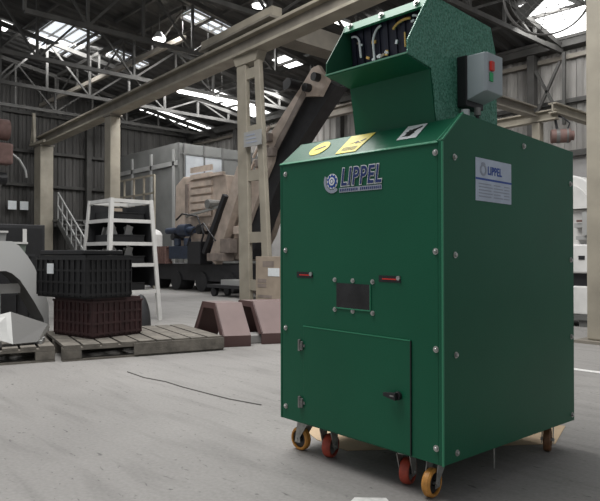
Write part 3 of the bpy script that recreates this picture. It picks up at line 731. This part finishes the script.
t = thing('white_machine', (-2.7,6.9,0), 'white industrial machine with round dome hood behind green machine', 'machine')
b = MB(); pts = []
cx, cz, r = -2.55, 1.55, .46
arc = [(cx+r*math.cos(a), cz+r*math.sin(a)) for a in [math.pi*i/20 for i in range(21)]]
b.prism([(x,6.4,z) for x,z in arc], (0,.5,0)); b.build('dome_hood', white2, t, bevel=.02)
arc2 = [(cx+.33*math.cos(a), cz+.33*math.sin(a)) for a in [math.pi*i/20 for i in range(21)]]
MB().prism([(x,6.37,z) for x,z in arc2], (0,.03,0)).build('hood_panel', white, t)
MB().box((-3.2,6.45,.85),(-2.12,6.95,1.545)).build('mid_body', white, t, bevel=.02)
MB().box((-3.2,6.36,.70),(-2.10,6.98,1.08)).build('drawer_box', white2, t, bevel=.02)
MB().box((-2.36,6.35,.88),(-2.28,6.36,.93)).build('handle', black, t)
b = MB(); b.box((-2.42,6.36,1.30),(-2.25,6.45,1.36)).box((-2.4,6.37,1.14),(-2.2,6.45,1.19)).box((-2.3,6.33,1.2),(-2.24,6.45,1.5)).build('fittings', lgrey, t)
MB().box((-2.38,6.34,1.37),(-2.26,6.36,1.4)).build('red_strip', motorred, t)
MB().box((-3.15,6.45,.52),(-2.14,6.9,.70)).build('gap', black, t)
MB().box((-3.2,6.36,.16),(-2.08,6.98,.53)).build('lower_box', white2, t, bevel=.015)
MB().box((-3.25,6.32,.09),(-2.05,7.0,.155)).build('base_plate', mgrey, t)
for x in (-3.1,-2.36):
    for y in (6.36,6.8): MB().box((x,y,0),(x+.16,y+.16,.09)).build('foot', mgrey, t)

# ------------------------------------------------------------------ marks on the floor
tag(MB().prism([(-3.5,3.17,.001),(2.0,3.12,.001),(2.0,3.2,.001),(-3.5,3.25,.001)],(0,0,.002)).build('floor_line', linem), 'white painted floor line behind machine at right', 'floor line')
tag(MB().prism([(-.275,-.185,.001),(-.19,-.10,.001),(-.14,-.13,.001),(-.14,-.5,.001)],(0,0,.002)).build('floor_mark', linem), 'white paint patch on floor at bottom frame edge', 'floor mark')
tag(MB().tube([(-3.3,.42,.002),(-2.99,.40,.002),(-2.75,.44,.002),(-2.5,.43,.002),(-2.2,.44,.002),(-1.97,.45,.002),(-1.7,.5,.002)], .005, 5).build('floor_crack', mat('crack_dark', (.09,.085,.08), .9)), 'dark crack line in the concrete left of machine', 'crack')
tag(MB().prism([(-1.2,.36,.001),(-.93,.24,.001),(-.7,.22,.001),(-.25,.84,.001),(-.09,1.06,.001),(-.21,1.42,.001),(-.7,1.2,.001)],(0,0,.002)).build('tan_board', tan), 'thin tan board lying on floor beneath the green machine', 'board')

# ------------------------------------------------------------------ THE GREEN GRINDER
A = Matrix(((.9998,-.0059,.0002),(-.0016,1.0105,-.0028),(-.0115,-.0135,.9985))); T0 = V((.0029,-.0023,.1459))
def wf(p): return A @ V(p) + T0
g = thing('bottle_grinder', (-.46,.53,0), 'tall green steel bottle grinder on casters with open top hopper', 'grinder')
def GM(): return MB(wf)
W, D, HZ = .93, 1.07, 1.2057
y1, z1, zb = .137, 1.322, 1.300
prof = [(0,0),(0,HZ),(y1,z1),(D,zb),(D,0)]
def sidepoly(x, p): return [(x,y,z) for y,z in p]
GM().prism(sidepoly(-.022, [(.0,0),(-.0,HZ+.006),(y1-.005,z1+.012),(D,zb),(D,0)]), (.022,0,0)).build('side_panel', green, g, bevel=.003)
GM().prism(sidepoly(-W, prof), (.012,0,0)).build('side_panel', green, g, bevel=.002)
GM().box((-W+.012,.002,.0),(-.023,.014,HZ)).build('front_panel', green, g, bevel=.0015)
ch = V((0,y1,z1-HZ-.0)); 
GM().prism([(-W-.0,0,HZ),(-.024,0,HZ),(-.024,y1+.002,z1),(-W-.0,y1+.002,z1)], (0,.009,-.011)).build('sloping_hood', green, g)
GM().prism([(-W+.013,y1,z1-.012),(-.023,y1,z1-.012),(-.023,D-.01,zb-.012),(-W+.013,D-.01,zb-.012)], (0,0,.012)).build('top_panel', green, g)
GM().box((-W+.013,D-.012,0),(-.023,D,zb-.013)).build('back_panel', green, g)
GM().box((-W+.013,.015,.002),(-.023,D-.013,.014)).build('bottom_panel', green_dark, g)
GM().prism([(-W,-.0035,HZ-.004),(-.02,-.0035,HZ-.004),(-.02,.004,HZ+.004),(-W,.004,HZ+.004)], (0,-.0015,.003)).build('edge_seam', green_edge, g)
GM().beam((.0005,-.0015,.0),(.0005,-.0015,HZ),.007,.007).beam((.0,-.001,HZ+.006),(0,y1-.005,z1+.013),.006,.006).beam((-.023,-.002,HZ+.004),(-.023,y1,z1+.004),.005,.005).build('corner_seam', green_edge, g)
# screws
def screw(p, n):
    p = V(p); n = V(n); b = GM(); b.cyl(p, p+n*.0025, .0125, n=14); b.cyl(p+n*.0025, p+n*.008, .0085, n=6); b.dome(p+n*.008, n, .0065, .003, 8, 2)
    b.build('screw', steel, g)
fy = (0,-1,0); sx = (1,0,0)
for x in (-.892,-.033):
    for z in (1.158+.005*(x>-.5)*2, .797, .43, .06): screw((x,.002,z), fy)
for y, z in ((.075,1.156),(.078,.785),(.081,.406),(.086,.035),(.594,1.265),(1.035,1.141),(1.038,.775),(1.04,.406),(1.045,.03)): screw((0,y,z), sx)
# door
d = GM().box((-.763,-.004,.006),(-.150,.0015,.449)).build('door', green, g, bevel=.002)
GM().box((-.765,-.0052,.4475),(-.150,.001,.4515)).build('door_edge', green_edge, d)
GM().box((-.1515,-.0045,.006),(-.1475,.0018,.449)).build('door_gap', black, d)
for z in (.36,.098):
    h = GM(); h.box((-.795,-.010,z-.026),(-.783,-.000,z+.026)).box((-.783,-.008,z-.006),(-.752,-.0045,z+.006)).cyl((-.768,-.010,z-.020),(-.768,-.010,z+.020),.0065,n=10)
    h.build('hinge', castm, d)
hd = GM(); hd.cyl((-.206,-.004,.228),(-.206,-.02,.228),.017,n=16).prism([(-.200,-.022,.243),(-.200,-.022,.212),(-.262,-.022,.222),(-.262,-.022,.236)], (0,-.014,0))
hd = hd.build('handle', black, d, bevel=.002); GM().box((-.225,-.038,.226),(-.205,-.036,.232)).build('key_slot', castm, hd)
# inspection window
w = GM(); x0,x1_,za,zb_ = -.553,-.359,.552,.657
w.box((x0,-.001,za),(x1_,.0015,zb_)).build('inspection_window', mat('smoked_pane', (.018,.018,.019), .25, 0, .5, 12), g)
wf_ = GM(); wf_.box((x0-.004,-.003,za-.005),(x1_+.004,.0015,za)).box((x1_,-.003,za),(x1_+.004,.0015,zb_)).build('window_lip', green_edge, g)
for x in (-.564,-.457,-.346):
    for z in (.670,.541): 
        b = GM(); p = V((x,.002,z)); n = V(fy); b.cyl(p, p+n*.003, .0105, n=12); b.cyl(p+n*.003, p+n*.009, .0065, n=6); b.build('screw', steel, g)
# two slots with red line and screw
for xa, xb in ((-.812,-.705),(-.312,-.200)):
    s = GM().box((xa,.0,.672),(xb,.0016,.698)).build('handle_slot', black, g)
    GM().box((xa+.02,-.003,.682),(xb-.02,-.001,.687)).build('red_bar', btn_r, s)
    p = V((xb-.008,.0,.690)); b = GM(); b.cyl(p, p+V(fy)*.007, .009, n=12); b.build('screw_head', steel, s)
# stickers on the sloping hood
cd = (V((0,y1,z1))-V((0,0,HZ))).normalized(); cn = V((0,-cd.z,cd.y)); CLen = (V((0,y1,z1))-V((0,0,HZ))).length
def cp(x, s, h=.0015): return V((x,0,HZ)) + cd*s*CLen + cn*h
b = GM(); n = 28; b.prism([cp(-.735,.56) + (V((1,0,0))*math.cos(2*math.pi*i/n)*.056 + cd*math.sin(2*math.pi*i/n)*.056) for i in range(n)], cn*.001); st = b.build('warning_sticker', ystick, g, label='round yellow warning sticker')
b = GM(); b.prism([cp(-.765,.50,.003),cp(-.73,.52,.003),cp(-.70,.60,.003),cp(-.708,.66,.003),cp(-.74,.58,.003)], cn*.0006); b.build('black_mark', inkb, st)
b = GM(); b.prism([cp(-.575,.12),cp(-.455,.12),cp(-.435,.93),cp(-.580,.93)], cn*.001); st = b.build('warning_sticker', ystick, g, label='rectangular yellow warning sticker')
b = GM(); b.prism([cp(-.535,.50,.003),cp(-.50,.62,.003),cp(-.47,.50,.003),cp(-.49,.54,.003),cp(-.50,.50,.003),cp(-.51,.56,.003)], cn*.0006)
b.prism([cp(-.485,.60,.003),cp(-.465,.68,.003),cp(-.455,.66,.003),cp(-.475,.58,.003)], cn*.0006)
for s in (.22,.28,.34): b.prism([cp(-.555,s,.003),cp(-.47,s,.003),cp(-.47,s+.025,.003),cp(-.555,s+.025,.003)], cn*.0004)
b.build('black_mark', inkb, st)
b = GM(); b.prism([cp(-.256,.34),cp(-.158,.34),cp(-.160,.93),cp(-.258,.93)], cn*.001); st = b.build('hazard_sticker', wstick, g, label='square white sticker with black hand and gear pictogram')
b = GM(); n = 14
b.prism([cp(-.212,.62,.003) + (V((1,0,0))*math.cos(2*math.pi*i/n) + cd*math.sin(2*math.pi*i/n))*(.028 if i%2 else .017) for i in range(n)], cn*.0006)
b.prism([cp(-.24,.45,.003),cp(-.20,.44,.003),cp(-.19,.6,.003),cp(-.21,.6,.003)], cn*.0006); b.prism([cp(-.20,.66,.003),cp(-.17,.78,.003),cp(-.175,.85,.003),cp(-.215,.72,.003)], cn*.0006)
b.build('black_mark', inkb, st)
# front logo
R_, U_ = (1,0,0), (0,0,1)
lg = text('logo_lettering', 'LIPPEL', .105, (-.527,-.0006,1.078), R_, U_, wstick, g, wf, bold=.0055, width=.235, shear=.2, spacing=1.13)
text('letter_fill', 'LIPPEL', .105, (-.522,-.0024,1.078), R_, U_, navy, lg, wf, bold=.0015, width=.227, shear=.2, spacing=1.145)
GM().box((-.535,-.0006,1.048),(-.295,.0016,1.068)).build('logo_strapline', greyink, g)
b = GM()
for i in range(22):
    if i not in (10,): b.box((-.53+i*.0107,-.0016,1.053),(-.524+i*.0107,-.0008,1.063))
b.build('logo_strapline_print', navy, g)
n = 22; cg = V((-.578,-.0004,1.100))
def gear(c, r0, r1, n, off, a0=0):
    return [V(c)+V((math.cos(a0+2*math.pi*i/(2*n)),0,math.sin(a0+2*math.pi*i/(2*n))))*(r1 if (i//1)%2 else r0)+V((0,off,0)) for i in range(2*n)]
lo = GM(); lo.prism(gear(cg,.034,.034,14,0), (0,.001,0)); 
lo = lo.build('logo_gear', wstick, g)
GM().prism(gear(cg,.024,.033,10,-.0016), (0,.0008,0)).build('gear_teeth', blue, lo)
GM().ring(cg+V((0,-.0026,0)), (0,1,0), .018, .011, .0008, 20).build('gear_ring', wstick, lo)
GM().cyl(cg+V((0,-.0024,0)), cg+V((0,-.0034,0)), .007, n=12).build('gear_hub', wstick, lo)
arc = [cg + V((math.cos(a),-.001,math.sin(a)))*1 for a in (0,)]
b = GM(); pa = [cg+V((math.cos(a)*.052,-.0005,math.sin(a)*.052)) for a in [math.radians(150+i*10) for i in range(17)]]; pb = [cg+V((math.cos(a)*.037,-.0005,math.sin(a)*.037)) for a in [math.radians(150+i*10) for i in range(17)]]
b.strip(pa, pb, (0,.001,0)); b.build('logo_swoosh', greyink, g)
# side rating plate
pl = GM().box((0,.217,1.003),(.002,.487,1.174)).build('rating_plate', pale_lav, g, bevel=.0005)
GM().box((.002,.217,1.087),(.003,.487,1.095)).build('blue_stripe', blue, pl)
text('plate_lettering', 'LIPPEL', .046, (.003,.305,1.113), (0,1,0), (0,0,1), blue, pl, wf, bold=.0012, width=.105, spacing=1.1)
b = GM(); b.ring((.0028,.272,1.128), (1,0,0), .024, .015, .001, 18).prism([(.0024,.255,1.150),(.0024,.287,1.150),(.0024,.280,1.158),(.0024,.262,1.158)], (.001,0,0)); b.build('plate_emblem', greyink, pl)
b = GM()
for r in range(5):
    z = 1.070-r*.0125
    for y0, y1_ in ((.24,.33+.01*(r%2)),(.35,.40+.02*((r*7)%3)),(.43,.47)):
        b.box((.002,y0,z),(.0028,y1_,z+.004))
b.build('plate_print', greyink, pl)

# hopper
HP = [(-.03,1.558),(-.03,1.612),(.09,1.80),(.20,1.826),(.56,1.808),(.598,1.707),(.615,1.310),(.157,1.325),(.122,1.533)]
xl, xr = -.585, -.137
hp = GM().prism([(xr,y,z) for y,z in HP], (-.005,0,0)).build('hopper_side', green_glint, g, label='hammer finished hopper side plate')
GM().prism([(xl,y,z) for y,z in HP], (.005,0,0)).build('hopper_side', green_dark, g)
def plate(a, b_, nm, m, th=.005, par=None):
    (ya,za_),(yb,zb2) = a, b_; d_ = V((0,yb-ya,zb2-za_)).normalized(); n = V((0,-d_.z,d_.y))*th
    return GM().prism([(xl+.006,ya,za_),(xr-.006,ya,za_),(xr-.006,yb,zb2),(xl+.006,yb,zb2)], n).build(nm, m, par or g)
plate((.157,1.325),(.122,1.533),'hopper_throat', green)
plate((.122,1.533),(-.03,1.558),'hopper_lip', green)
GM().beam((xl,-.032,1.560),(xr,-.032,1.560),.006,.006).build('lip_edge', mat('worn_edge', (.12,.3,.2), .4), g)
plate((.56,1.806),(.598,1.707),'hopper_back', green); plate((.598,1.707),(.612,1.312),'hopper_back', green)
plate((.20,1.824),(.56,1.806),'hopper_cover', green)
plate((.10,1.800),(.20,1.824),'hopper_cover', green)
tb = GM().prism([(xl-.004,.075,1.772),(xr+.002,.075,1.772),(xr+.002,.096,1.812),(xl-.004,.096,1.812)], (0,.012,-.004)).build('top_rail', green_edge, g)
for x in (-.545,-.365,-.18):
    p = V((x,.084,1.794)); nn = V((0,-.88,.47)); b = GM(); b.cyl(p, p+nn*.004, .013, n=14).cyl(p+nn*.004, p+nn*.012, .008, n=6); b.build('bolt', steel, tb)
# rubber curtain
b = GM(); n = 18; x = xl+.012
for i in range(n):
    wd = (xr-xl-.03)/n; yy = .135 + (.006 if i % 2 else 0)
    b.prism([(x,yy-.02,1.785),(x+wd*1.05,yy-.02,1.785),(x+wd*1.05,yy,1.552),(x,yy,1.552)], (0,.004,0)); x += wd
cu = b.build('rubber_curtain', rubber, g)
def arcpts(c, r, a0, a1, sq=1, n=10, yy=.108):
    return [V((c[0]+r*math.cos(a), yy, c[1]+r*sq*math.sin(a))) for a in [math.radians(a0+(a1-a0)*i/n) for i in range(n+1)]]
def curl(pts, r, m=whitish): 
    b = GM(); b.tube(pts, r, 6); return b.build('pale_curl' if m is whitish else 'amber_curl', m, cu)
curl(arcpts((-.553,1.715),.04,100,5,1.0)+[V((-.512,.112,1.68)),V((-.512,.116,1.655))], .005)
curl([V((-.43,.116,1.60)),V((-.435,.114,1.66))]+arcpts((-.385,1.70),.05,175,95,1.3,yy=.108), .005)
curl(arcpts((-.215,1.72),.03,100,0,1.4)+[V((-.185,.112,1.69))], .005)
curl(arcpts((-.255,1.715),.07,160,70,.6,yy=.106), .0055, amber)
curl([V((-.262,.11,1.705)),V((-.262,.114,1.645))], .004, amber)
random.seed(3)
for i in range(26):
    x = -.5+random.random()*.16 if i < 16 else -.54+random.random()*.36; z = 1.575+random.random()*(.07 if i < 16 else .17)
    sz = .004+random.random()*.008; b = GM(); M = Matrix.Translation((x,.113,z)) @ Matrix.Rotation(random.random()*3, 4, 'Y')
    b.box((-sz,-.003,-sz*.6),(sz,.003,sz*.6),M); b.build('glass_chip', (whitish, whitish, amber, cardb)[i % 4], cu)

# switch box
sb = GM().box((xr,.297,1.405),(xr+.047,.425,1.616)).build('switch_box', black, g, bevel=.004)
cv = [(-.09,.300),(-.012,.300),(.0,.312),(.0,.425),(-.09,.425)]
b = GM(); zt, zb3 = 1.612, 1.455
pt = [V((x,y,zt)) for x,y in cv]; pb_ = [V((-.09,.300,1.428)),V((-.012,.300,1.452)),V((.0,.312,1.456)),V((.0,.425,1.452)),V((-.09,.425,1.428))]
b.add(pt+pb_, [(0,1,2,3,4),(9,8,7,6,5)]+[(i,(i+1)%5,(i+1)%5+5,i+5) for i in range(5)]); b.build('cover', swgrey, sb, bevel=.003)
GM().box((0,.321,1.536),(.012,.346,1.576)).build('stop_button', btn_r, sb, bevel=.003, label='red stop button')
GM().box((0,.322,1.494),(.006,.345,1.531)).build('start_button', btn_g, sb, bevel=.002, label='green start button')
GM().cyl((-.112,.32,1.395),(-.112,.32,1.36),.018,n=12).build('cable_gland', wstick, sb)
GM().cyl((-.07,.345,1.40),(-.07,.345,1.368),.014,n=12).build('cable_gland', castm, sb)
GM().tube([(-.07,.345,1.37),(-.07,.347,1.34),(-.10,.36,1.325),(-.135,.38,1.33)], .008).build('cable', black, sb)

# casters
def caster(p, axle, wm, trail=.03, r=.055, w=.034, spring=False):
    x, y = p; a = V((*axle, 0)).normalized(); f = V((-a.y, a.x, 0)); c = V((x, y, r))
    top = .146 + (-.0115*x - .0135*y)
    sw = c - f*trail
    b = MB()
    for s in (-1, 1):
        q = c + a*s*(w/2+.006)
        up = sw + a*s*(w/2+.006)
        b.prism([q+f*.018+V((0,0,-.014)), q-f*.016+V((0,0,-.016)), up-f*.034+V((0,0,top-r-.016)), up+f*.034+V((0,0,top-r-.016)), q+f*.018+V((0,0,.012))], a*.0035*s)
    b.prism([sw+a*sa*(w/2+.008)+f*fb2+V((0,0,top-r-.018)) for sa, fb2 in ((-1,-.026),(1,-.026),(1,.03),(-1,.03))], (0,0,.006))
    cs = b.build('caster', forkm, g)
    MB().cyl(sw+V((0,0,top-r-.011)), sw+V((0,0,top-r-.004)), .026, n=18).prism([sw+a*sa*.04+f*fb2*.04+V((0,0,top-r-.004)) for sa, fb2 in ((-1,-1),(1,-1),(1,1),(-1,1))], (0,0,.004)).build('mounting_plate', steel, cs)
    MB().ring(c, a, r, r*.76, w, 30).build('tyre', wm, cs, smooth=True)
    MB().ring(c, a, r*.77, .012, w*.6, 24).build('wheel_hub', (black if wm in (yelw, brnw) else castm), cs, smooth=True)
    MB().cyl(c-a*(w/2+.014), c+a*(w/2+.014), .007, n=10).build('axle', steel, cs)
caster((-.865,.075), (.05,-1), yelw, trail=-.035)
caster((-.69,.10), (1,.3), redw, trail=.02, r=.054, w=.04)
caster((-.235,.09), (1,.3), redw, trail=.02, r=.054, w=.04)
caster((-.085,.045), (1,.12), yelw, trail=-.04)
caster((-.065,.93), (1,.42), brnw, trail=-.035)
caster((-.87,.95), (1,.1), brnw, trail=.03)
GM().box((-.045,.415,-.105),(-.040,.420,.002)).build('hanging_rod', steel, g)

# ------------------------------------------------------------------ light
wd = bpy.data.worlds.new('world'); S.world = wd; wd.use_nodes = True
wd.node_tree.nodes['Background'].inputs[0].default_value = (.93, .96, 1, 1); wd.node_tree.nodes['Background'].inputs[1].default_value = .28
def area(name, loc, target, sx_, sy_, power, col=(1,1,1)):
    l = bpy.data.lights.new(name, 'AREA'); l.shape = 'RECTANGLE'; l.size = sx_; l.size_y = sy_; l.energy = power; l.color = col
    o = bpy.data.objects.new(name, l); COL.objects.link(o); o.location = loc
    o.rotation_euler = (V(target)-V(loc)).to_track_quat('-Z', 'Y').to_euler(); return o
area('skylight_main', (-3.5, 0, 7.5), (-3, 0.3, 0), 8, 4, 700, (1,.99,.97))
area('skylight_rear', (-1.5, 5, 6.6), (-2.5, 9, 1), 4, 3, 260)
area('skylight_far', (-16.8, 9.5, 6.3), (-16.8, 9, 0), 2, 4, 260)
area('skylight_left', (-17, 5.4, 7.0), (-20.5, 6.5, 4), 2.4, 1.2, 110)
area('skylight_mid', (-12.4, 6.9, 6.7), (-12.6, 7.5, 0), .6, 1.8, 260)
area('skylight_right', (-4.9, 11.0, 6.0), (-5.5, 12.9, 3), 1.2, 1.5, 60)
area('skylight_cabin', (-14.5, 11.0, 6.3), (-17, 11, 3), 1, 2, 90)

S.view_settings.view_transform = 'Standard'; S.view_settings.look = 'None'; S.view_settings.gamma = 1
S.view_settings.use_curve_mapping = False; S.view_settings.exposure = .32
